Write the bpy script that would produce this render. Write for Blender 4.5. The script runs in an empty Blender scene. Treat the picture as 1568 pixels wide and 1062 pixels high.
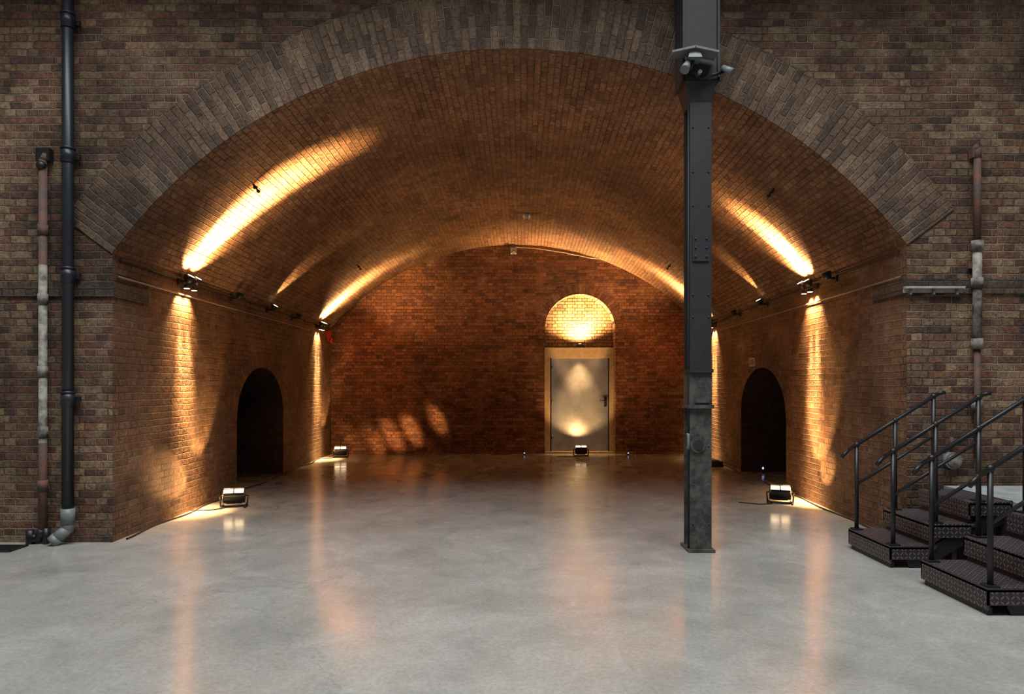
import bpy, math, random
from mathutils import Vector, Matrix
random.seed(4)
F=1045.0; CX=790.0; CY=588.0; H=1.5
YF=6.48; YB=14.7
bpy.context.scene.view_settings.view_transform='Standard'
# ---------------------------------------------------------------- nodes helper
def newmat(name):
    m=bpy.data.materials.new(name); m.use_nodes=True
    nt=m.node_tree; nt.nodes.clear()
    out=nt.nodes.new('ShaderNodeOutputMaterial'); b=nt.nodes.new('ShaderNodeBsdfPrincipled')
    nt.links.new(b.outputs[0],out.inputs[0])
    return m,nt,b
class N:
    def __init__(s,nt): s.nt=nt
    def set(s,inp,v):
        if isinstance(v,bpy.types.NodeSocket): s.nt.links.new(v,inp)
        elif v is not None: inp.default_value=v
    def m(s,op,a,b=None,c=None,clamp=False):
        n=s.nt.nodes.new('ShaderNodeMath'); n.operation=op; n.use_clamp=clamp
        s.set(n.inputs[0],a); s.set(n.inputs[1],b); s.set(n.inputs[2],c); return n.outputs[0]
    def noise(s,vec,scale,detail=4,rough=0.55,dist=0.0):
        n=s.nt.nodes.new('ShaderNodeTexNoise'); s.set(n.inputs['Vector'],vec)
        n.inputs['Scale'].default_value=scale; n.inputs['Detail'].default_value=detail
        n.inputs['Roughness'].default_value=rough; n.inputs['Distortion'].default_value=dist
        return n
    def ramp(s,fac,stops,interp='LINEAR'):
        n=s.nt.nodes.new('ShaderNodeValToRGB'); n.color_ramp.interpolation=interp
        el=n.color_ramp.elements
        while len(el)<len(stops): el.new(0.5)
        for e,(p,c) in zip(el,stops):
            e.position=p; e.color=(c[0],c[1],c[2],1) if hasattr(c,'__len__') else (c,c,c,1)
        s.set(n.inputs[0],fac); return n.outputs[0]
    def mix(s,f,a,b,mode='MIX'):
        n=s.nt.nodes.new('ShaderNodeMix'); n.data_type='RGBA'; n.blend_type=mode
        s.set(n.inputs[0],f)
        for i,v in ((6,a),(7,b)):
            if isinstance(v,(tuple,list)): v=(v[0],v[1],v[2],1)
            s.set(n.inputs[i],v)
        return n.outputs[2]
    def mr(s,v,a,b,c,d,smooth=False):
        n=s.nt.nodes.new('ShaderNodeMapRange'); s.set(n.inputs[0],v)
        if smooth: n.interpolation_type='SMOOTHSTEP'
        for i,x in enumerate((a,b,c,d)): n.inputs[i+1].default_value=x
        return n.outputs[0]
    def bump(s,h,strength,dist,normal=None):
        n=s.nt.nodes.new('ShaderNodeBump'); n.inputs['Strength'].default_value=strength
        n.inputs['Distance'].default_value=dist; s.set(n.inputs['Height'],h)
        if normal: s.set(n.inputs['Normal'],normal)
        return n.outputs[0]

def brick_mat(name, tones, mortar, bw=0.218, rh=0.071, bond=True, stain=(0.45,1.25), rough=0.8, mortar_amt=1.0, gain=1.0, pale=0.35):
    m,nt,b=newmat(name); n=N(nt)
    uv=nt.nodes.new('ShaderNodeUVMap').outputs[0]
    obj=nt.nodes.new('ShaderNodeTexCoord').outputs['Object']
    fine=n.noise(obj,32.0,3,0.65)
    wob=n.noise(obj,6.0,1)
    va=nt.nodes.new('ShaderNodeVectorMath'); va.operation='MULTIPLY_ADD'
    nt.links.new(wob.outputs['Color'],va.inputs[0]); va.inputs[1].default_value=(0.016,0.016,0)
    nt.links.new(uv,va.inputs[2])
    sp=nt.nodes.new('ShaderNodeSeparateXYZ'); nt.links.new(va.outputs[0],sp.inputs[0])
    u,v=sp.outputs[0],sp.outputs[1]
    rv=n.m('DIVIDE',v,rh); row=n.m('FLOOR',rv); fv=n.m('FRACT',rv)
    par=n.m('FLOORED_MODULO',row,2.0)
    w=n.mr(par,0,1,bw,bw*0.5) if bond else bw
    cu=n.m('ADD',n.m('DIVIDE',u,w),n.m('MULTIPLY',par,0.5))
    col=n.m('FLOOR',cu); fu=n.m('FRACT',cu)
    du=n.m('MULTIPLY',n.m('SUBTRACT',0.5,n.m('ABSOLUTE',n.m('SUBTRACT',fu,0.5))),w)
    dv=n.m('MULTIPLY',n.m('SUBTRACT',0.5,n.m('ABSOLUTE',n.m('SUBTRACT',fv,0.5))),rh)
    d=n.m('MINIMUM',du,dv)
    d=n.m('ADD',d,n.m('MULTIPLY',n.m('SUBTRACT',fine.outputs[0],0.5),0.010))
    mask=n.mr(d,0.0025,0.0085,0,1,True)
    cb=nt.nodes.new('ShaderNodeCombineXYZ'); n.set(cb.inputs[0],col); n.set(cb.inputs[1],row)
    wn=nt.nodes.new('ShaderNodeTexWhiteNoise'); wn.noise_dimensions='2D'; nt.links.new(cb.outputs[0],wn.inputs['Vector'])
    big=n.noise(obj,0.55,5,0.62)
    ef=n.noise(obj,2.1,4,0.7)
    rv2=n.m('ADD',n.m('MULTIPLY',wn.outputs['Value'],0.72),n.m('MULTIPLY',n.m('SUBTRACT',ef.outputs[0],0.3),0.7),clamp=True)
    k=len(tones)
    c=n.ramp(rv2,[(i/(k-1),tuple(x*gain for x in t)) for i,t in enumerate(tones)])
    c=n.mix(1.0,c,n.ramp(fine.outputs[0],[(0.3,0.5),(0.7,1.35)]),'MULTIPLY')
    mcol=n.mix(n.mr(ef.outputs[0],0.40,0.60,0,1),tuple(x*0.28 for x in mortar),mortar)
    mfac=n.m('MULTIPLY',n.m('SUBTRACT',1.0,mask),mortar_amt)
    c=n.mix(mfac,c,mcol)
    c=n.mix(1.0,c,n.ramp(big.outputs[0],[(0.32,stain[0]),(0.66,stain[1])]),'MULTIPLY')
    c=n.mix(n.mr(ef.outputs[0],0.60,0.78,0,pale),c,(0.30,0.24,0.17))
    nt.links.new(c,b.inputs['Base Color'])
    b.inputs['Roughness'].default_value=rough
    b.inputs['Specular IOR Level'].default_value=0.3
    hgt=n.m('ADD',mask,n.m('ADD',n.m('MULTIPLY',fine.outputs[0],0.5),n.m('MULTIPLY',wn.outputs['Value'],0.6)))
    nt.links.new(n.bump(hgt,1.0,0.016),b.inputs['Normal'])
    return m

def plain(name,col,rough=0.5,metal=0.0,var=0.25,scale=12,bump=0.15,bd=0.003,col2=None,emit=None,es=0):
    m,nt,b=newmat(name); n=N(nt)
    obj=nt.nodes.new('ShaderNodeTexCoord').outputs['Object']
    no=n.noise(obj,scale,4,0.6)
    c2=col2 if col2 else tuple(x*(1-var) for x in col)
    c=n.mix(n.mr(no.outputs[0],0.38,0.62,0,1),col,c2)
    nt.links.new(c,b.inputs['Base Color'])
    b.inputs['Roughness'].default_value=rough; b.inputs['Metallic'].default_value=metal
    if bump: nt.links.new(n.bump(n.noise(obj,scale*4,3).outputs[0],bump,bd),b.inputs['Normal'])
    if emit:
        b.inputs['Emission Color'].default_value=(*emit,1); b.inputs['Emission Strength'].default_value=es
    return m

front_t=[(0.036,0.022,0.017),(0.085,0.043,0.029),(0.155,0.068,0.040),(0.145,0.088,0.052),(0.23,0.145,0.082),(0.19,0.074,0.046)]
vault_t=[(0.10,0.054,0.032),(0.19,0.095,0.050),(0.27,0.145,0.075),(0.22,0.108,0.056),(0.36,0.23,0.125)]
back_t=[(0.08,0.032,0.020),(0.15,0.060,0.032),(0.23,0.092,0.045),(0.27,0.110,0.050),(0.33,0.17,0.078)]
M_front=brick_mat('brick_front',front_t,(0.28,0.22,0.155),stain=(0.42,1.30),mortar_amt=0.8,pale=0.30)
M_ring=brick_mat('brick_voussoir',[(0.055,0.035,0.025),(0.105,0.062,0.042),(0.16,0.094,0.058),(0.23,0.15,0.092)],(0.28,0.22,0.155),bond=False,mortar_amt=0.8,stain=(0.5,1.25),pale=0.3)
M_vault=brick_mat('brick_vault',vault_t,(0.20,0.145,0.10),mortar_amt=0.75,stain=(0.5,1.15),gain=0.95)
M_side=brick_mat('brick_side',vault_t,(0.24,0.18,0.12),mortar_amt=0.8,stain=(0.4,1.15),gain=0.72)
M_back=brick_mat('brick_back',back_t,(0.15,0.10,0.065),mortar_amt=0.7,stain=(0.5,1.2),gain=0.9)
M_tymp=brick_mat('brick_tympanum',[(0.14,0.085,0.045),(0.26,0.16,0.085),(0.36,0.24,0.13)],(0.05,0.03,0.02),mortar_amt=1.0)
M_plaster=plain('hall_plaster',(0.20,0.19,0.18),0.9)
M_band=brick_mat('brick_band',[(0.045,0.033,0.027),(0.08,0.052,0.038),(0.12,0.075,0.050)],(0.15,0.13,0.1),mortar_amt=0.5,pale=0.15)

# floor
M_floor,nt,b=newmat('polished_concrete'); n=N(nt)
obj=nt.nodes.new('ShaderNodeTexCoord').outputs['Object']
a=n.noise(obj,0.5,6,0.66,0.6); a2=n.noise(obj,2.2,5,0.68,1.0); a3=n.noise(obj,38,3,0.7)
c=n.ramp(a.outputs[0],[(0.3,(0.245,0.238,0.212)),(0.5,(0.315,0.308,0.280)),(0.7,(0.385,0.376,0.345))])
c=n.mix(1.0,c,n.ramp(a2.outputs[0],[(0.3,0.84),(0.55,1.0),(0.72,1.10)]),'MULTIPLY')
c=n.mix(1.0,c,n.ramp(a3.outputs[0],[(0.3,0.85),(0.7,1.12)]),'MULTIPLY')
# pale trowel marks / blotches
a4=n.noise(obj,1.1,7,0.75,2.0)
c=n.mix(n.mr(a4.outputs[0],0.58,0.72,0,0.35),c,(0.50,0.50,0.47))
vo=nt.nodes.new('ShaderNodeTexVoronoi'); vo.feature='DISTANCE_TO_EDGE'; vo.inputs['Scale'].default_value=0.28
wa=nt.nodes.new('ShaderNodeVectorMath'); wa.operation='MULTIPLY_ADD'; nt.links.new(n.noise(obj,1.6,4,0.7).outputs['Color'],wa.inputs[0]); wa.inputs[1].default_value=(0.9,0.9,0); nt.links.new(obj,wa.inputs[2]); nt.links.new(wa.outputs[0],vo.inputs['Vector'])
c=n.mix(n.mr(vo.outputs['Distance'],0.0,0.003,0.3,0.0),c,(0.13,0.13,0.13))
nt.links.new(c,b.inputs['Base Color'])
nt.links.new(n.mr(a2.outputs[0],0.3,0.7,0.12,0.25),b.inputs['Roughness'])
b.inputs['Specular IOR Level'].default_value=0.85
nt.links.new(n.bump(n.m('ADD',a2.outputs[0],n.m('MULTIPLY',a3.outputs[0],0.12)),0.22,0.006),b.inputs['Normal'])

M_steel=plain('column_paint',(0.012,0.013,0.017),0.55,0.0,0.4,9,0.3,col2=(0.020,0.017,0.016))
M_steel_low=plain('column_worn_paint',(0.075,0.075,0.064),0.6,0.1,0.4,14,0.5,col2=(0.028,0.026,0.025))
M_black=plain('black_metal',(0.012,0.011,0.013),0.45,0.2)
M_pipe=plain('drainpipe_paint',(0.011,0.014,0.021),0.42,0.0,0.3,10,0.2)
M_rust=plain('rusty_iron',(0.13,0.05,0.028),0.8,0.0,0.3,14,0.5,col2=(0.06,0.045,0.04))
M_peel=plain('peeling_paint',(0.28,0.26,0.22),0.7,0.0,0.3,9,0.5,col2=(0.07,0.05,0.042))
M_greyp=plain('grey_plastic',(0.16,0.17,0.17),0.5)
M_cream=plain('cream_paint',(0.36,0.27,0.16),0.6,0,0.2)
M_white=plain('white_plastic',(0.40,0.37,0.32),0.5)
M_red=plain('red_plastic',(0.5,0.02,0.02),0.4)
M_cable=plain('cable_rubber',(0.02,0.02,0.02),0.6)
M_cable2=plain('conduit',(0.25,0.19,0.12),0.6)
M_lens=plain('lamp_lens',(1,0.8,0.5),0.3,emit=(1.0,0.72,0.40),es=14)
M_blue=plain('led_lens',(0.3,0.4,1),0.3,emit=(0.35,0.42,1.0),es=2)
M_conc=plain('landing_concrete',(0.30,0.31,0.31),0.7,0,0.3,4)
M_door,nt,b=newmat('brushed_door_steel'); n=N(nt)
obj=nt.nodes.new('ShaderNodeTexCoord').outputs['Object']
a=n.noise(obj,3,4,0.6)
nt.links.new(n.mix(n.mr(a.outputs[0],0.35,0.65,0,1),(0.36,0.37,0.38),(0.24,0.24,0.24)),b.inputs['Base Color'])
b.inputs['Metallic'].default_value=0.7; b.inputs['Roughness'].default_value=0.36
# chequer (tread) plate: alternating diagonal lozenges
M_check,nt,b=newmat('chequer_plate'); n=N(nt)
obj=nt.nodes.new('ShaderNodeTexCoord').outputs['Object']
uvm=nt.nodes.new('ShaderNodeUVMap').outputs[0]
sp=nt.nodes.new('ShaderNodeSeparateXYZ'); nt.links.new(uvm,sp.inputs[0])
P_=0.034
gu=n.m('DIVIDE',sp.outputs[0],P_); gv=n.m('DIVIDE',sp.outputs[1],P_)
iu=n.m('FLOOR',gu); iv=n.m('FLOOR',gv)
cu=n.m('SUBTRACT',n.m('FRACT',gu),0.5); cv=n.m('SUBTRACT',n.m('FRACT',gv),0.5)
pr=n.m('MULTIPLY_ADD',n.m('FLOORED_MODULO',n.m('ADD',iu,iv),2.0),2.0,-1.0)
dg=n.m('MULTIPLY',n.m('ADD',cu,n.m('MULTIPLY',cv,pr)),0.707)
dp=n.m('MULTIPLY',n.m('SUBTRACT',cu,n.m('MULTIPLY',cv,pr)),0.707)
r2=n.m('ADD',n.m('POWER',n.m('ABSOLUTE',n.m('DIVIDE',dg,0.50)),2.0),n.m('POWER',n.m('ABSOLUTE',n.m('DIVIDE',dp,0.16)),2.0))
h=n.mr(r2,0.5,1.1,1,0,True)
a=n.noise(obj,6,3)
nt.links.new(n.mix(n.m('MULTIPLY',h,0.75),n.mix(a.outputs[0],(0.030,0.023,0.026),(0.055,0.042,0.046)),(0.20,0.17,0.17)),b.inputs['Base Color'])
b.inputs['Metallic'].default_value=0.35; b.inputs['Roughness'].default_value=0.42
nt.links.new(n.bump(h,0.6,0.003),b.inputs['Normal'])

# ---------------------------------------------------------------- mesh builder
class MB:
    def __init__(s): s.v=[];s.f=[];s.uv=[];s.mi=[];s.mats=[];s.sm=[]
    def mat(s,m):
        if m not in s.mats: s.mats.append(m)
        return s.mats.index(m)
    def face(s,pts,m,uvs=None,smooth=False):
        i=len(s.v); s.v+= [Vector(p) for p in pts]; s.f.append(list(range(i,i+len(pts))))
        if uvs is None:
            q=[Vector(p) for p in pts]; nn=(q[1]-q[0]).cross(q[2]-q[0])
            ax=max(range(3),key=lambda k:abs(nn[k]))
            if ax==0: uvs=[(p.y,p.z) for p in q]
            elif ax==1: uvs=[(p.x,p.z) for p in q]
            else: uvs=[(p.x,p.y) for p in q]
        s.uv+=list(uvs); s.mi.append(s.mat(m)); s.sm.append(smooth)
    def box(s,c,size,m,rot=None,taper=1.0):
        c=Vector(c); hx,hy,hz=[a/2 for a in size]
        co=[Vector((x*(taper if z>0 else 1),y*(taper if z>0 else 1),z)) for x in(-hx,hx) for y in(-hy,hy) for z in(-hz,hz)]
        if rot is not None: co=[rot@p for p in co]
        co=[p+c for p in co]
        for q in((0,1,3,2),(4,6,7,5),(0,4,5,1),(2,3,7,6),(0,2,6,4),(1,5,7,3)): s.face([co[k] for k in q],m)
    def cyl(s,p0,p1,r,m,seg=16,r1=None,caps=True):
        p0=Vector(p0);p1=Vector(p1); r1=r if r1 is None else r1
        d=(p1-p0).normalized(); t=Vector((0,0,1)) if abs(d.z)<0.9 else Vector((1,0,0))
        a=d.cross(t).normalized(); bb=d.cross(a)
        A=[p0+(a*math.cos(2*math.pi*k/seg)+bb*math.sin(2*math.pi*k/seg))*r for k in range(seg)]
        B=[p1+(a*math.cos(2*math.pi*k/seg)+bb*math.sin(2*math.pi*k/seg))*r1 for k in range(seg)]
        for k in range(seg):
            j=(k+1)%seg; s.face([A[k],A[j],B[j],B[k]],m,smooth=True)
        if caps: s.face(A[::-1],m); s.face(B,m)
    def tube(s,pts,r,m,seg=12):
        pts=[Vector(p) for p in pts]
        for a,b_ in zip(pts,pts[1:]): s.cyl(a,b_,r,m,seg)
        for p in pts[1:-1]: s.ball(p,r,m,seg)
    def ball(s,c,r,m,seg=12,sc=(1,1,1)):
        c=Vector(c); rn=max(4,seg//2)
        def pt(i,j):
            th=math.pi*i/rn; ph=2*math.pi*j/seg
            return c+Vector((math.sin(th)*math.cos(ph)*r*sc[0],math.sin(th)*math.sin(ph)*r*sc[1],math.cos(th)*r*sc[2]))
        for i in range(rn):
            for j in range(seg):
                q=[pt(i,j),pt(i+1,j),pt(i+1,j+1),pt(i,j+1)]
                if i==0: q=[q[0],q[1],q[2]]
                elif i==rn-1: q=[q[0],q[1],q[3]]
                s.face(q,m,smooth=True)
    def build(s,name,parent=None):
        me=bpy.data.meshes.new(name)
        me.from_pydata([tuple(p) for p in s.v],[],s.f)
        for m in s.mats: me.materials.append(m)
        uvl=me.uv_layers.new(name='UVMap')
        for i,uv in enumerate(s.uv): uvl.data[i].uv=uv
        me.polygons.foreach_set('material_index',s.mi); me.polygons.foreach_set('use_smooth',s.sm)
        import bmesh
        bm=bmesh.new(); bm.from_mesh(me); bmesh.ops.remove_doubles(bm,verts=bm.verts,dist=0.00005)
        bm.to_mesh(me); bm.free()
        me.update()
        o=bpy.data.objects.new(name,me); bpy.context.scene.collection.objects.link(o)
        if parent: o.parent=parent
        return o

# ---------------------------------------------------------------- vault geometry
def lerp(a,b,t): return a+(b-a)*t
def prof(y):
    t=(y-YF)/(YB-YF)
    XL=lerp(-3.83,-3.98,t); XR=lerp(3.71,3.97,t); zL=lerp(2.74,2.72,t); zR=lerp(2.82,2.74,t); za=lerp(4.68,4.50,t)
    hl=za-zL; hr=za-zR; lo,hi=-1,1
    for _ in range(40):
        xc=(lo+hi)/2; Rl=((xc-XL)**2+hl*hl)/(2*hl); Rr=((XR-xc)**2+hr*hr)/(2*hr)
        if Rl>Rr: hi=xc
        else: lo=xc
    return XL,XR,zL,zR,za,xc,Rl
def arcpt(y,t,dr=0.0):
    XL,XR,zL,zR,za,xc,R=prof(y); zc=za-R
    a0=math.atan2(zL-zc,XL-xc); a1=math.atan2(zR-zc,XR-xc)
    a=a0+(a1-a0)*t
    return Vector((xc+(R+dr)*math.cos(a),y,zc+(R+dr)*math.sin(a))),a,R
def wallx(y,side):
    p=prof(y); return p[0] if side<0 else p[1]
def springz(y,side):
    p=prof(y); return p[2] if side<0 else p[3]

mb=MB(); NA=96; NY=14
for j in range(NY):
    y0=lerp(YF,YB,j/NY); y1=lerp(YF,YB,(j+1)/NY)
    for i in range(NA):
        q=[];uv=[]
        for (t,y) in((i/NA,y0),((i+1)/NA,y0),((i+1)/NA,y1),(i/NA,y1)):
            p,a,R=arcpt(y,t); q.append(p); uv.append((y,9.1*t))
        mb.face(q,M_vault,uv,True)
mb.build('ceiling_vault')

def niche(side):
    y0,y1=(9.5,11.5) if side<0 else (9.62,11.75)
    return y0,y1,1.02,0.74
def nz(y,side):
    y0,y1,zs,r=niche(side); c=(y0+y1)/2; h=(y1-y0)/2; t=max(0,1-((y-c)/h)**2)
    return zs+r*math.sqrt(t)
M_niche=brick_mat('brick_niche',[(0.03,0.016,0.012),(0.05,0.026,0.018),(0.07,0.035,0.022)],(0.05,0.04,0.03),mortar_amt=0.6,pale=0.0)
for side,nm in((-1,'wall_left'),(1,'wall_right')):
    mb=MB(); y0,y1,zs,r=niche(side); D=2.6
    ys=[YF+(y0-YF)*k/6 for k in range(6)]
    c=(y0+y1)/2; h=(y1-y0)/2
    arch=[c-h*math.cos(math.pi*k/28) for k in range(29)]
    ys+=arch+[y1+(YB-y1)*k/6 for k in range(1,7)]
    for a,b_ in zip(ys,ys[1:]):
        ins=a>=y0-1e-6 and b_<=y1+1e-6
        la=nz(a,side) if ins else 0; lb=nz(b_,side) if ins else 0
        q=[Vector((wallx(a,side),a,la)),Vector((wallx(b_,side),b_,lb)),Vector((wallx(b_,side),b_,springz(b_,side))),Vector((wallx(a,side),a,springz(a,side)))]
        mb.face(q,M_side,[(p.y,p.z) for p in q])
        if ins:
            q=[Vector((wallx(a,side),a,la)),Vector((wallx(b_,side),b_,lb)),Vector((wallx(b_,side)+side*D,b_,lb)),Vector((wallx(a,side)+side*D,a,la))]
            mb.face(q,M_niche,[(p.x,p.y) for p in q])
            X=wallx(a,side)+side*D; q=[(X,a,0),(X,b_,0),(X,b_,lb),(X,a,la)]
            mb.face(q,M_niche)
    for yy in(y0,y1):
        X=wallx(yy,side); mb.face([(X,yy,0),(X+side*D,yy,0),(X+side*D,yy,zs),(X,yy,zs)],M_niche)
    mb.build(nm)
    mb=MB(); K=28
    for k in range(K):
        q=[];uv=[]
        for kk,dr in((k,0),(k+1,0),(k+1,0.22),(k,0.22)):
            th=math.pi*kk/K; yy=c-(h+dr)*math.cos(th); zz=zs+(r+dr)*math.sin(th)
            q.append(Vector((wallx(yy,side)-side*0.006,yy,zz))); uv.append((dr,kk/K*2.9))
        mb.face(q,M_side,uv)
    mb.build('trim_1' if side<0 else 'trim_2')

# back wall with arched doorway
DX0,DX1=0.62,2.14; DC=(DX0+DX1)/2; DR=(DX1-DX0)/2; DS=2.68; DD=0.36
mb=MB()
xs=[-4.05+(DX0+4.05)*k/10 for k in range(10)]+[DC-DR*math.cos(math.pi*k/24) for k in range(25)]+[DX1+(4.05-DX1)*k/6 for k in range(1,7)]
for a,b_ in zip(xs,xs[1:]):
    ins=a>=DX0-1e-6 and b_<=DX1+1e-6
    f=lambda x: DS+math.sqrt(max(0,DR*DR-(x-DC)**2))
    la=f(a) if ins else 0; lb=f(b_) if ins else 0
    mb.face([(a,YB,la),(b_,YB,lb),(b_,YB,4.7),(a,YB,4.7)],M_back)
    if ins:
        q=[(a,YB,la),(b_,YB,lb),(b_,YB+DD,lb),(a,YB+DD,la)]; mb.face(q,M_tymp,[(p[1],p[0]) for p in q])
        mb.face([(a,YB+DD,2.2),(b_,YB+DD,2.2),(b_,YB+DD,lb),(a,YB+DD,la)],M_tymp)
for x in(DX0,DX1): mb.face([(x,YB,0),(x,YB+DD,0),(x,YB+DD,DS),(x,YB,DS)],M_tymp)
K=26
for k in range(K):
    q=[];uv=[]
    for kk,dr in((k,0),(k+1,0),(k+1,0.225),(k,0.225)):
        th=math.pi*kk/K; q.append((DC-(DR+dr)*math.cos(th),YB-0.006,DS+(DR+dr)*math.sin(th))); uv.append((dr,kk/K*2.6))
    mb.face(q,M_back,uv)
mb.build('wall_back')

# door
mb=MB(); yd=YB+0.22
mb.box((DC,yd,2.17),(DX1-DX0-0.01,0.14,0.2),M_cream)
mb.box((DC,yd-0.02,2.28),(DX1-DX0-0.01,0.2,0.03),M_cream)
mb.box((DX0+0.065,yd,1.035),(0.12,0.14,2.07),M_cream); mb.box((DX1-0.055,yd,1.035),(0.10,0.14,2.07),M_cream)
mb.box(((DX0+DX1)/2+0.01,yd+0.02,1.05),(DX1-DX0-0.24,0.05,2.04),M_door)
mb.box((DX0+0.14,yd-0.02,1.04),(0.03,0.05,2.06),M_black); mb.box((DX1-0.115,yd-0.02,1.04),(0.03,0.05,2.06),M_black)
for z in(0.35,1.1,1.85): mb.cyl((DX0+0.17,yd-0.03,z-0.05),(DX0+0.17,yd-0.03,z+0.05),0.014,M_greyp)
mb.box((DX1-0.19,yd-0.015,1.12),(0.05,0.02,0.22),M_black); mb.cyl((DX1-0.19,yd-0.07,1.15),(DX1-0.32,yd-0.07,1.15),0.012,M_black); mb.cyl((DX1-0.19,yd-0.02,1.15),(DX1-0.19,yd-0.07,1.15),0.012,M_black)
mb.box((DC,yd-0.06,0.02),(DX1-DX0-0.02,0.2,0.04),M_cream)
mb.build('door_1')

# front wall
mb=MB(); XW=9.0; ZW=6.4; ZT=12.0
XL,XR,zL,zR,za,xc,R=prof(YF); zc=za-R
for a,b_ in((-XW,XL),(XR,XW)):
    mb.face([(a,YF,0),(b_,YF,0),(b_,YF,ZW),(a,YF,ZW)],M_front)
for i in range(80):
    p0=arcpt(YF,i/80)[0]; p1=arcpt(YF,(i+1)/80)[0]
    mb.face([p0,p1,(p1.x,YF,ZW),(p0.x,YF,ZW)],M_front)
mb.build('wall_front')
mb=MB(); K=90; RT=0.56; e=0.012
for k in range(K):
    q=[];uv=[]
    for kk,dr in((k,0),(k+1,0),(k+1,RT),(k,RT)):
        p,a,_=arcpt(YF,kk/K,dr); p.y-=e; q.append(p); uv.append((dr,kk/K*9.1))
    mb.face(q,M_ring,uv)
    for dr in(0,RT):
        p0=arcpt(YF,k/K,dr)[0]; p1=arcpt(YF,(k+1)/K,dr)[0]
        mb.face([p0-Vector((0,e,0)),p1-Vector((0,e,0)),p1,p0],M_ring,[(0,k/K*9.1),(0,(k+1)/K*9.1),(e,(k+1)/K*9.1),(e,k/K*9.1)])
mb.build('trim_3')
for side,nm in((-1,'trim_4'),(1,'trim_5')):
    mb=MB(); z0,z1=(2.33,2.47) if side<0 else (2.36,2.50); pr=0.02
    def seg(A,B,nrm):
        A=Vector(A);B=Vector(B);nrm=Vector(nrm)*pr; z=Vector((0,0,1))
        mb.face([A+nrm+z*z0,B+nrm+z*z0,B+nrm+z*z1,A+nrm+z*z1],M_band)
        mb.face([A+nrm+z*z1,B+nrm+z*z1,B+z*z1,A+z*z1],M_band)
        mb.face([A+nrm+z*z0,B+nrm+z*z0,B+z*z0,A+z*z0],M_band)
    xw0=wallx(YF,side)
    seg((xw0-side*pr,YF,0),(side*XW,YF,0),(0,-1,0))
    seg((xw0,YF-pr,0),(wallx(7.1,side),7.1,0),(-side,0,0))
    mb.build(nm)

mb=MB(); mb.face([(-XW,-8,0),(XW,-8,0),(XW,15.2,0),(-XW,15.2,0)],M_floor,[(0,0),(1,0),(1,1),(0,1)]); mb.build('floor')
mb=MB()
sx,sy0,sy1=6.0,-1.0,4.2; YS=5.20
mb.face([(-XW,-8,ZT),(XW,-8,ZT),(XW,sy0,ZT),(-XW,sy0,ZT)],M_plaster); mb.face([(-XW,sy1,ZT),(XW,sy1,ZT),(XW,YS,ZT),(-XW,YS,ZT)],M_plaster)
mb.face([(-XW,sy0,ZT),(-sx,sy0,ZT),(-sx,sy1,ZT),(-XW,sy1,ZT)],M_plaster); mb.face([(sx,sy0,ZT),(XW,sy0,ZT),(XW,sy1,ZT),(sx,sy1,ZT)],M_plaster)
mb.face([(-XW,YS,ZW),(XW,YS,ZW),(XW,YF,ZW),(-XW,YF,ZW)],M_plaster); mb.face([(-XW,YS,ZW),(XW,YS,ZW),(XW,YS,ZT),(-XW,YS,ZT)],M_plaster)  # unseen dropped soffit and upstand, added to shade the top of the front wall
mb.build('ceiling')
mb=MB()
for k in range(9): mb.box((-sx+2*sx*k/8,(sy0+sy1)/2,ZT),(0.06,sy1-sy0+0.1,0.1),M_black)
for k in range(4): mb.box((0,sy0+(sy1-sy0)*k/3,ZT),(2*sx+0.1,0.06,0.1),M_black)
mb.build('window_1')
for nm,q in(('wall_hall_left',[(-XW,-8,0),(-XW,YF,0),(-XW,YF,ZT),(-XW,-8,ZT)]),('wall_hall_right',[(XW,-8,0),(XW,YF,0),(XW,YF,ZT),(XW,-8,ZT)]),('wall_hall_rear',[(-XW,-8,0),(XW,-8,0),(XW,-8,ZT),(-XW,-8,ZT)])):
    mb=MB(); mb.face(q,M_plaster); mb.build(nm)

# ---------------------------------------------------------------- steel column
mb=MB(); CYc=6.12; cx=1.655; fw=0.195
def HS(cx,cy,fw,dep,z0,z1,m,t=0.018):
    mb.box((cx,cy,(z0+z1)/2),(fw,t,z1-z0),m); mb.box((cx,cy+dep,(z0+z1)/2),(fw,t,z1-z0),m)
    mb.box((cx,cy+dep/2,(z0+z1)/2),(t,dep,z1-z0),m)
HS(cx,CYc,fw,0.2,1.62,4.2,M_steel); HS(cx,CYc,fw,0.2,0.0,1.3,M_steel_low)
mb.box((cx,CYc+0.1,1.46),(0.2,0.22,0.33),M_steel_low); mb.box((cx,CYc+0.09,1.30),(0.225,0.26,0.03),M_steel_low); mb.box((cx,CYc+0.09,1.62),(0.215,0.25,0.03),M_steel)
mb.box((cx+0.01,CYc-0.015,1.37),(0.13,0.03,0.07),M_steel_low)
mb.box((cx-0.005,CYc+0.1,5.29),(0.285,0.27,2.18),M_steel)
mb.box((cx-0.005,CYc+0.1,4.10),(0.28*0.68,0.26*0.8,0.20),M_steel,taper=1.45)
mb.box((cx-0.005,CYc+0.1,4.22),(0.31,0.30,0.03),M_steel)
for s in(-1,1):
    mb.box((cx+s*0.155-0.005,CYc+0.1,5.29),(0.02,0.30,2.18),M_steel)
for z in(2.72,): 
    mb.box((cx,CYc-0.014,z),(0.15,0.012,0.24),M_steel)
    for sx_ in(-0.05,0.05):
        for sz in(-0.08,0,0.08): mb.ball((cx+sx_,CYc-0.022,z+sz),0.010,M_steel,8)
for z in (0.25,0.6,0.95,2.1,2.3,3.1,3.4,3.8):
    for sx_ in(-0.07,0.07): mb.ball((cx+sx_,CYc-0.01,z),0.009,M_steel_low if z<1.3 else M_steel,8)
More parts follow.
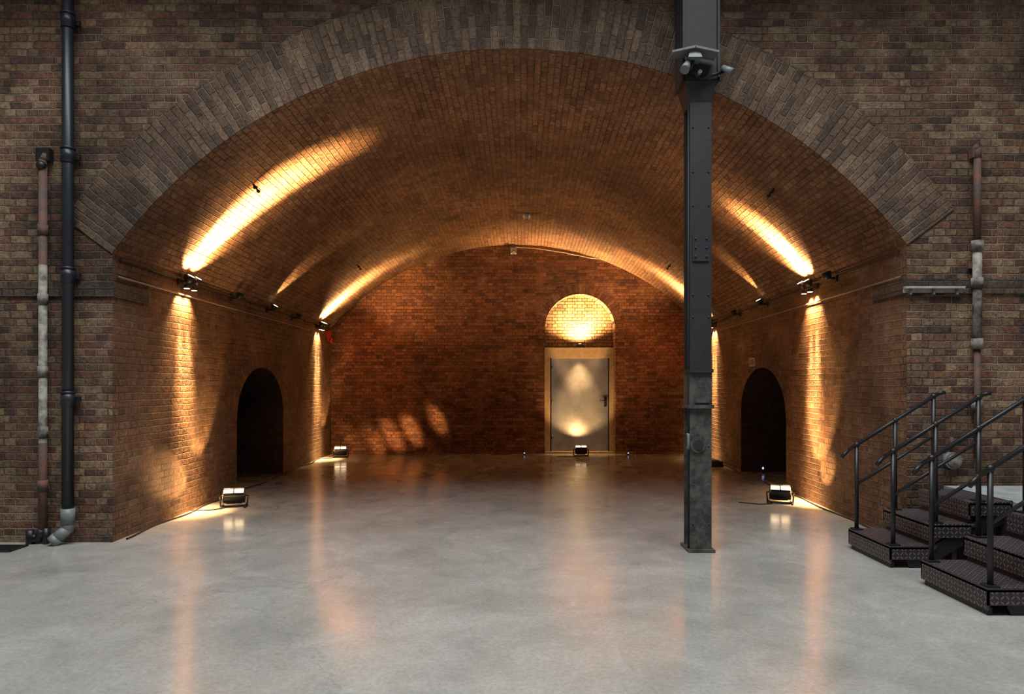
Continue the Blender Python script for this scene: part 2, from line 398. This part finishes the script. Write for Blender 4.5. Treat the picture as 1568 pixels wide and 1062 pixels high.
mb.cyl((cx-0.03,CYc-0.009,0.96),(cx-0.03,CYc-0.03,0.96),0.07,M_steel_low,20); mb.cyl((cx-0.03,CYc-0.01,0.96),(cx-0.03,CYc-0.036,0.96),0.045,M_steel,20)
mb.tube([(cx-0.115,CYc+0.02,1.05),(cx-0.115,CYc-0.03,1.05),(cx-0.115,CYc-0.03,0.93),(cx-0.115,CYc+0.02,0.93)],0.012,M_greyp,8)
mb.tube([(cx-0.10,CYc+0.03,0.0),(cx-0.10,CYc+0.03,4.2)],0.009,M_cable,8)
mb.box((cx,CYc+0.1,0.012),(0.24,0.3,0.024),M_steel_low)
column=mb.build('steel_column')
mb=MB(); fx=cx-0.10; fy=CYc-0.14; fz=4.37
for s in(-1,1):
    mb.box((fx+s*0.10,fy,fz+0.03),(0.21,0.16,0.018),M_greyp,Matrix.Rotation(s*0.22,3,'Y'))
mb.box((fx,fy,fz),(0.12,0.14,0.07),M_greyp,taper=0.7)
mb.tube([(fx,fy,fz-0.02),(fx-0.01,fy+0.03,fz-0.1),(fx+0.08,fy+0.06,fz-0.17),(fx+0.30,fy+0.06,fz-0.10)],0.014,M_black,10)
mb.cyl((fx-0.05,fy,fz-0.06),(fx-0.09,fy-0.05,fz-0.14),0.030,M_greyp,14,r1=0.042)
mb.cyl((fx+0.27,fy+0.04,fz-0.08),(fx+0.34,fy-0.02,fz-0.15),0.025,M_greyp,14,r1=0.036)
mb.cyl((fx+0.06,fy,fz-0.13),(fx+0.06,fy+0.13,fz-0.13),0.018,M_greyp)
mb.build('light_fitting',column)

# ---------------------------------------------------------------- pipes
yp=6.39
mb=MB(); px=-4.195
mb.cyl((px,yp,0.28),(px,yp,ZW-0.02),0.05,M_pipe,20)
for z in(3.64,2.52,1.36,4.9): mb.cyl((px,yp,z-0.07),(px,yp,z+0.07),0.058,M_pipe,20); mb.cyl((px,yp,z+0.055),(px,yp,z+0.075),0.063,M_pipe,20); mb.box((px,yp+0.05,z),(0.17,0.03,0.05),M_pipe)
mb.cyl((px,yp,0.2),(px,yp,0.34),0.06,M_greyp,20)
mb.tube([(px,yp,0.24),(px,yp,0.15),(px-0.1,yp-0.03,0.055)],0.052,M_greyp,16)
mb.cyl((px-0.08,yp-0.02,0.07),(px-0.12,yp-0.04,0.03),0.06,M_greyp,16)
mb.build('drainpipe')
mb=MB(); px=-4.45; yq=6.42
segs=[(0.12,0.95,M_rust),(0.95,2.3,M_peel),(2.3,2.62,M_peel),(2.62,3.55,M_rust)]
for a,b_,m in segs: mb.cyl((px,yq,a),(px,yq,b_),0.036,m,16)
for z in(0.55,1.05,1.62,2.3,2.95): mb.cyl((px,yq,z-0.05),(px,yq,z+0.05),0.044,M_rust if z<1 or z>2.5 else M_peel,16)
mb.tube([(px,yq,3.5),(px,yq,3.6),(px+0.02,yq+0.02,3.66)],0.036,M_rust,12)
mb.box((px,yq+0.02,3.66),(0.13,0.06,0.12),M_black); mb.ball((px,yq-0.02,3.55),0.045,M_black,10)
mb.tube([(px,yq,0.14),(px-0.04,yq,0.06),(px-0.12,yq,0.05)],0.04,M_black,12); mb.cyl((px-0.12,yq,0.0),(px-0.12,yq,0.13),0.035,M_black,14); mb.cyl((px+0.03,yq,0.0),(px+0.03,yq,0.15),0.03,M_black,14)
mb.build('cast_iron_pipe')
mb=MB(); px=4.34
mb.cyl((px,yp+0.03,0.8),(px,yp+0.03,1.85),0.028,M_rust,16); mb.cyl((px,yp+0.03,1.85),(px,yp+0.03,2.85),0.040,M_peel,16); mb.cyl((px,yp+0.03,2.85),(px,yp+0.03,3.66),0.032,M_rust,16)
for z in(1.88,2.8,2.45,1.3): mb.cyl((px,yp+0.03,z-0.05),(px,yp+0.03,z+0.05),0.052,M_peel,16)
mb.tube([(px,yp+0.03,3.62),(px,yp+0.03,3.70),(px-0.02,yp+0.05,3.74)],0.034,M_rust,12)
mb.box((px,yp+0.05,3.68),(0.1,0.06,0.1),M_rust); mb.box((px,yp+0.06,2.62),(0.14,0.02,0.05),M_rust)
mb.build('cast_iron_pipe.001')
mb=MB(); mb.box((3.94,YF-0.05,2.41),(0.56,0.05,0.02),M_white); mb.box((3.94,YF-0.03,2.39),(0.56,0.008,0.05),M_white)
for x in(3.72,3.94,4.16): mb.box((x,YF-0.03,2.37),(0.02,0.05,0.05),M_greyp)
mb.build('wall_conduit_bracket')
mb=MB()
mb.cyl((4.12,YF,0.78),(4.12,YF-0.06,0.78),0.08,M_greyp,20); mb.cyl((4.12,YF-0.06,0.78),(4.12,YF-0.07,0.78),0.06,M_peel,20); mb.cyl((4.12,YF-0.03,0.86),(4.12,YF-0.03,1.0),0.015,M_rust,10)
mb.build('pressure_gauge')
mb=MB()
for k in range(7): mb.box((-4.75,6.12+k*0.03,0.006),(0.42,0.012,0.01),M_black)
for s in(-1,1): mb.box((-4.75,6.21+s*0.11,0.008),(0.46,0.02,0.012),M_black); mb.box((-4.75+s*0.22,6.21,0.008),(0.02,0.22,0.012),M_black)
mb.build('drain_grate')

# ---------------------------------------------------------------- stairs
def stairs(name,y0,y1,nst):
    mb=MB(); X0=3.05; run=0.32; ri=0.18
    for k in range(nst):
        z=ri*(k+1); x=X0+run*k
        mb.box((x+0.19,(y0+y1)/2,z-0.012),(0.38,y1-y0,0.024),M_check)
        mb.box((x+0.006,(y0+y1)/2,z-0.075),(0.012,y1-y0,0.13),M_check)
        for yy in(y0+0.006,y1-0.006):
            mb.box((x+0.17,yy,z-0.06),(0.34,0.012,0.10),M_check)
        mb.box((x+0.03,(y0+y1)/2,z-0.155),(0.03,y1-y0-0.05,0.05),M_black)
        for yy in(y0+0.05,y1-0.05):
            mb.box((x+0.22,yy,z/2-0.01),(0.04,0.04,max(0.02,z-0.03)),M_black)
    L=math.hypot(run*nst,ri*nst)-0.1; an=-math.atan2(ri,run)
    for yy in(y0+0.03,y1-0.03):
        mb.box((X0+0.12+run*nst/2,yy,ri*nst/2-0.02),(L,0.03,0.12),M_black,Matrix.Rotation(an,3,'Y'))
        mb.box((X0+run*nst,yy,ri*nst/2),(0.05,0.05,ri*nst-0.03),M_black)
    return mb.build(name)
st1=stairs('metal_staircase',5.56,6.26,3)
st2=stairs('metal_staircase.001',4.41,5.14,4)
mb=MB(); mb.box((5.35,5.93,0.50),(2.6,1.06,0.08),M_conc)
for x in(4.1,5.3,6.5):
    for y in(5.45,6.4): mb.box((x,y,0.23),(0.07,0.07,0.46),M_black)
mb.box((4.07,5.93,0.43),(0.04,1.06,0.10),M_black)
mb.build('landing_far',st1)
mb=MB(); mb.box((5.65,4.77,0.68),(2.5,0.74,0.08),M_conc)
for x in(4.5,5.5,6.8):
    for y in(4.45,5.1): mb.box((x,y,0.32),(0.07,0.07,0.64),M_black)
mb.box((4.42,4.77,0.6),(0.04,0.74,0.12),M_black)
mb.build('landing_near',st2)
def rail(name,y,n,parent):
    mb=MB(); r=0.017; sl=0.18/0.32*1.12
    zt=lambda x:0.95+sl*(x-3.1)
    xe=3.1+0.35*(n-1)
    for k in range(n):
        x=3.1+0.35*k
        st=min(int((x-3.05)/0.32)+1,n)
        mb.cyl((x,y,0.18*st),(x,y,zt(x)),0.018,M_black,12)
        mb.box((x,y,0.18*st+0.006),(0.08,0.08,0.012),M_black)
        mb.ball((x,y,zt(x)),0.027,M_black,10)
    mb.tube([(2.96,y,zt(2.96)-0.03),(3.02,y,zt(3.02)),(xe+0.04,y,zt(xe+0.04)),(xe+0.10,y,zt(xe+0.04)+0.01)],r,M_black,12)
    mb.tube([(3.1,y,zt(3.1)-0.36),(xe,y,zt(xe)-0.36)],0.014,M_black,10)
    return mb.build(name,parent)
rail('handrail_1',6.21,3,st1); rail('handrail_2',5.61,3,st1)
rail('handrail_3',5.09,4,st2); rail('handrail_4',4.46,4,st2)

# ---------------------------------------------------------------- lights
WARM=(1.0,0.56,0.22)
def aim(o,d): o.rotation_euler=Vector(d).to_track_quat('-Z','Y').to_euler()
def spot(name,loc,d,power,ang,parent,blend=0.9,col=WARM,rad=0.03):
    l=bpy.data.lights.new(name,'SPOT'); l.energy=power; l.spot_size=math.radians(ang); l.spot_blend=blend
    l.color=col; l.shadow_soft_size=rad
    o=bpy.data.objects.new(name,l); bpy.context.scene.collection.objects.link(o); o.location=loc; aim(o,d)
    o.parent=parent; return o
def wall_spot(side,y,up=None,down=None):
    """adjustable fixture on a wall bracket; those with a down beam get a second head, added to widen the streak"""
    X=wallx(y,side); z=springz(y,side)-0.03; s=-side
    mb=MB(); heads=(-0.09,0.09) if down else (0.0,)
    mb.box((X+s*0.012,y,z-0.03),(0.024,0.09+(0.2 if down else 0),0.09),M_black)
    d=Vector((s*0.5,0,0.87)).normalized()
    for dy in heads:
        yy=y+dy
        mb.tube([(X+s*0.02,yy,z-0.03),(X+s*0.10,yy,z-0.04),(X+s*0.11,yy,z-0.01)],0.012,M_black,8)
        c0=Vector((X+s*0.10,yy,z-0.04))
        mb.cyl(c0,c0+d*0.08,0.032,M_black,16,r1=0.044)
        mb.cyl(c0+d*0.082,c0+d*0.084,0.036,M_lens if up else M_black,16)
        for q in(-1,1): mb.box(c0+Vector((0,q*0.05,0.04)),(0.03,0.01,0.09),M_black)
        if down:
            c1=Vector((X+s*0.09,yy,z-0.07)); d1=Vector((-s*0.02,0,-1)).normalized()
            mb.cyl(c1,c1+d1*0.04,0.028,M_black,16,r1=0.036); mb.cyl(c1+d1*0.042,c1+d1*0.044,0.03,M_lens,16)
    o=mb.build('wall_spotlight'); k=1.0/len(heads)
    for dy in heads:
        c0=Vector((X+s*0.10,y+dy,z-0.04))
        for (pw,ang,dx,dz) in (up or []): spot('beam_up',c0+d*0.09,(s*dx,0,dz),pw*k,ang,o)
        for (pw,ang,dx,dy2) in (down or []): spot('beam_down',Vector((X+s*0.09,y+dy,z-0.12)),(-s*dx,dy2,-1),pw*k,ang,o)
    return o
wall_spot(-1,7.9,up=[(800,110,0.05,0.9),(10500,36,0.53,0.84),(9500,24,0.66,0.75)],down=[(420,90,0.45,0.0),(4200,24,0.02,0.05),(5200,12,0.045,0.05)])
wall_spot(-1,9.3); wall_spot(-1,10.7,up=[(110,50,0.45,0.8)]); wall_spot(-1,12.0)  # weak up beam and lit lens added at the third fixture, imitating reflected glow
wall_spot(-1,13.6,up=[(500,110,0.1,0.9),(3800,44,0.56,0.82),(560,130,0.6,0.5)],down=[(420,90,0.45,0.0),(4200,24,0.02,0.0),(5200,12,0.045,0.0)])
wall_spot(1,8.65,up=[(800,110,0.05,0.9),(8800,34,0.47,0.88)],down=[(420,90,0.45,0),(5400,20,0.02,0),(6500,10,0.045,0)])
wall_spot(1,8.0); wall_spot(1,10.4,up=[(90,50,0.45,0.8)]); wall_spot(1,11.8)  # middle fixture here also gets an added weak beam in place of reflected light
wall_spot(1,13.5,up=[(500,110,0.1,0.9),(3800,44,0.56,0.82),(480,130,0.6,0.5)],down=[(420,90,0.45,0.0),(4200,22,0.02,0),(5200,11,0.045,0)])

def floor_lamp(x,y,yaw,tilt,beams,name='floor_uplight'):
    mb=MB(); R=Matrix.Rotation(yaw,3,'Z'); c=Vector((x,y,0))
    def T(p): return c+R@Vector(p)
    for s in(-1,1):
        mb.tube([T((s*0.13,-0.10,0.012)),T((s*0.15,0,0.012)),T((s*0.13,0.12,0.012))],0.011,M_black,8)
        mb.tube([T((s*0.15,0,0.012)),T((s*0.16,0,0.13)),T((s*0.12,0,0.15))],0.010,M_black,8)
    mb.tube([T((-0.15,0.0,0.012)),T((0.15,0.0,0.012))],0.011,M_black,8)
    Rt=R@Matrix.Rotation(-tilt,3,'X')
    hc=T((0,0,0.16))
    mb.box(hc-Rt@Vector((0,0,0.03)),(0.24,0.13,0.12),M_black,Rt)
    mb.box(hc-Rt@Vector((0,0,0.10)),(0.18,0.09,0.04),M_black,Rt)
    for k in range(5): mb.box(hc-Rt@Vector((0,0,0.0+k*0.02)),(0.255,0.145,0.006),M_black,Rt)
    for s in(-1,1):
        mb.box(hc+Rt@Vector((s*0.06,0,0.036)),(0.10,0.075,0.010),M_lens,Rt)
        for q in(-1,1): mb.box(hc+Rt@Vector((s*0.06,q*0.045,0.042)),(0.11,0.008,0.026),M_black,Rt)
    mb.box(hc+Rt@Vector((0,0,0.042)),(0.016,0.09,0.03),M_black,Rt)
    mb.tube([T((0.1,0.1,0.01)),T((0.25,0.18,0.008)),T((0.5,0.1,0.008))],0.007,M_cable,6)
    o=mb.build(name)
    for (d,pw,ang) in beams: spot('beam',hc+Rt@Vector((0,0,0.085)),d,pw,ang,o,blend=0.6)
    return o
PI=math.pi
floor_lamp(-3.45,8.35,PI+0.3,0.6,[((-0.45,-0.65,0.22),100,40),((-0.35,0.0,1),200,60)])
fr=floor_lamp(3.33,8.6,PI-0.3,0.6,[((0.45,-0.1,0.8),200,56),((0.5,-0.3,0.25),90,40)])
floor_lamp(-3.60,14.0,PI+0.2,0.6,[((-0.2,0.1,0.6),110,56)])
for (tx,tz,pw) in((-3.50,0.26,3600),(-3.08,0.32,5200),(-2.66,0.40,7500),(-2.24,0.50,8000),(-1.70,0.74,6500)):  # separate narrow spots, added to imitate louvred light patches on the back wall
    src=Vector((3.1,8.9,0.30)); o=spot('wall_patch_beam',src,Vector((tx,YB,tz))-src,pw,6.6,fr,blend=1.0,rad=0.05); o.scale=(0.36,1,1)
    o.rotation_mode='QUATERNION'; o.rotation_quaternion=(Vector((tx,YB,tz))-src).to_track_quat('-Z','Y')@Matrix.Rotation(0.35,3,'Z').to_quaternion()
floor_lamp(1.36,14.25,PI,0.4,[((0,0.27,1.05),480,40),((0.0,0.5,0.8),120,100)])
mb=MB(); mb.box((DC,YB+0.02,2.32),(0.16,0.07,0.05),M_black); mb.cyl((DC,YB+0.02,2.34),(DC,YB+0.02,2.37),0.03,M_black,14); mb.cyl((DC,YB+0.02,2.37),(DC,YB+0.02,2.374),0.027,M_lens,14)
for s in(-1,1): mb.box((DC+s*0.085,YB+0.02,2.315),(0.012,0.05,0.05),M_black)
mb.box((DC,YB+0.08,2.298),(0.05,0.12,0.008),M_black)
o=mb.build('lintel_uplight')
spot('beam_up',(DC,YB+0.0,2.40),(0,0.30,1),1100,140,o); spot('beam_down',(DC,YB-0.06,2.27),(0,0.22,-1),260,60,o)

for (px_,y) in((803,14.5),(962,14.5)):
    x=(px_-CX)*y/F
    mb=MB(); mb.cyl((x,y,0),(x,y,0.03),0.022,M_black,14); mb.cyl((x,y,0.03),(x,y,0.04),0.014,M_blue,14); mb.ball((x,y,0.04),0.012,M_blue,8)
    mb.build('floor_led_light')
mb=MB(); mb.cyl((4.2,11.6,0),(4.2,11.6,0.06),0.03,M_black,14); mb.ball((4.2,11.6,0.08),0.016,M_blue,8); mb.cyl((4.2,11.6,0.055),(4.2,11.6,0.07),0.016,M_blue,14); mb.build('floor_led_light')
mb=MB(); mb.box((3.55,12.6,0.05),(0.42,0.5,0.1),M_black,taper=0.94); mb.box((3.55,12.6,0.108),(0.30,0.36,0.015),M_check); mb.cyl((3.45,12.4,0.1),(3.45,12.4,0.13),0.02,M_black); mb.build('floor_power_box')

def cable(name,pts,r,m):
    cu=bpy.data.curves.new(name,'CURVE'); cu.dimensions='3D'; cu.bevel_depth=r; cu.bevel_resolution=2
    sp=cu.splines.new('POLY'); sp.points.add(len(pts)-1)
    for i,p in enumerate(pts): sp.points[i].co=(*p,1)
    cu.materials.append(m); o=bpy.data.objects.new(name,cu); bpy.context.scene.collection.objects.link(o); return o
for side in(-1,1):
    cable('lighting_cable',[(wallx(y,side)-side*0.02,y,springz(y,side)-0.03-0.008*math.sin(y*7)) for y in [YF+0.1+k*0.2 for k in range(41)]],0.010,M_cable)
    cable('conduit_pipe',[(wallx(y,side)-side*0.02,y,2.53) for y in (YF+0.05,9.0,11.0,13.0)],0.009,M_cable2)
cable('floor_cable',[(wallx(y,-1)+0.05+0.03*math.sin(y*5),y,0.012) for y in [YF+0.1+k*0.12 for k in range(60)]],0.009,M_cable)
cable('floor_cable',[(wallx(y,1)-0.06-0.02*math.sin(y*4),y,0.012) for y in [YF+0.1+k*0.12 for k in range(60)]],0.009,M_cable)
cable('ceiling_cable',[(-0.14,YB-0.05,4.45),(0.4,YB-0.06,4.42),(1.0,YB-0.06,4.33),(1.62,YB-0.08,4.2),(1.9,YB-0.08,4.18)],0.012,M_cable2)
mb=MB(); mb.box((-0.05,YB-0.05,4.36),(0.13,0.1,0.12),M_white); mb.cyl((-0.05,YB-0.1,4.34),(-0.05,YB-0.16,4.3),0.035,M_greyp,14); mb.box((-0.05,YB-0.02,4.44),(0.05,0.03,0.1),M_greyp); mb.build('motion_sensor')
mb=MB(); pz=arcpt(12.2,0.525)[0]; mb.cyl(pz,pz-Vector((0,0,0.06)),0.05,M_white,18,r1=0.07); mb.cyl(pz-Vector((0,0,0.06)),pz-Vector((0,0,0.11)),0.07,M_white,18,r1=0.045); mb.cyl(pz-Vector((0,0,0.11)),pz-Vector((0,0,0.13)),0.03,M_greyp,14); mb.build('ceiling_lamp')
mb=MB(); mb.box((-3.93,YB-0.35,2.55),(0.07,0.11,0.13),M_red); mb.cyl((-3.9,YB-0.35,2.42),(-3.86,YB-0.35,2.42),0.05,M_red,14); mb.box((-3.93,YB-0.35,2.46),(0.05,0.05,0.1),M_red); mb.build('fire_alarm')
mb=MB(); mb.box((wallx(11.0,1)-0.01,11.1,1.86),(0.02,0.26,0.14),M_white); mb.box((wallx(11.0,1)-0.02,11.1,1.86),(0.01,0.2,0.09),M_greyp); mb.build('wall_sign')
for t,y in((0.155,7.5),(0.86,7.6),(0.84,12.5),(0.16,12.4)):
    p=arcpt(y,t)[0]; q=arcpt(y,t,-0.10)[0]; mb=MB(); mb.cyl(p,q,0.010,M_black,8); mb.ball(q,0.022,M_black,8); mb.box((p+q)/2,(0.04,0.03,0.03),M_black); mb.build('ceiling_hook')

l=bpy.data.lights.new('skylight_daylight','AREA'); l.shape='RECTANGLE'; l.size=2*sx-0.4; l.size_y=sy1-sy0-0.3; l.energy=2450; l.color=(0.92,0.97,1.0)
o=bpy.data.objects.new('skylight_daylight',l); o.location=(0,(sy0+sy1)/2,ZT-0.12); bpy.context.scene.collection.objects.link(o)
w=bpy.data.worlds.new('world'); bpy.context.scene.world=w; w.use_nodes=True
w.node_tree.nodes['Background'].inputs[0].default_value=(0.5,0.6,0.75,1); w.node_tree.nodes['Background'].inputs[1].default_value=0.25

cam=bpy.data.cameras.new('camera'); cam.lens=36*F/1568; cam.sensor_width=36; cam.shift_x=-6/1568; cam.shift_y=57/1568
co=bpy.data.objects.new('camera',cam); co.location=(0,0,H); co.rotation_euler=(math.pi/2,0,0); bpy.context.scene.collection.objects.link(co)
bpy.context.scene.camera=co
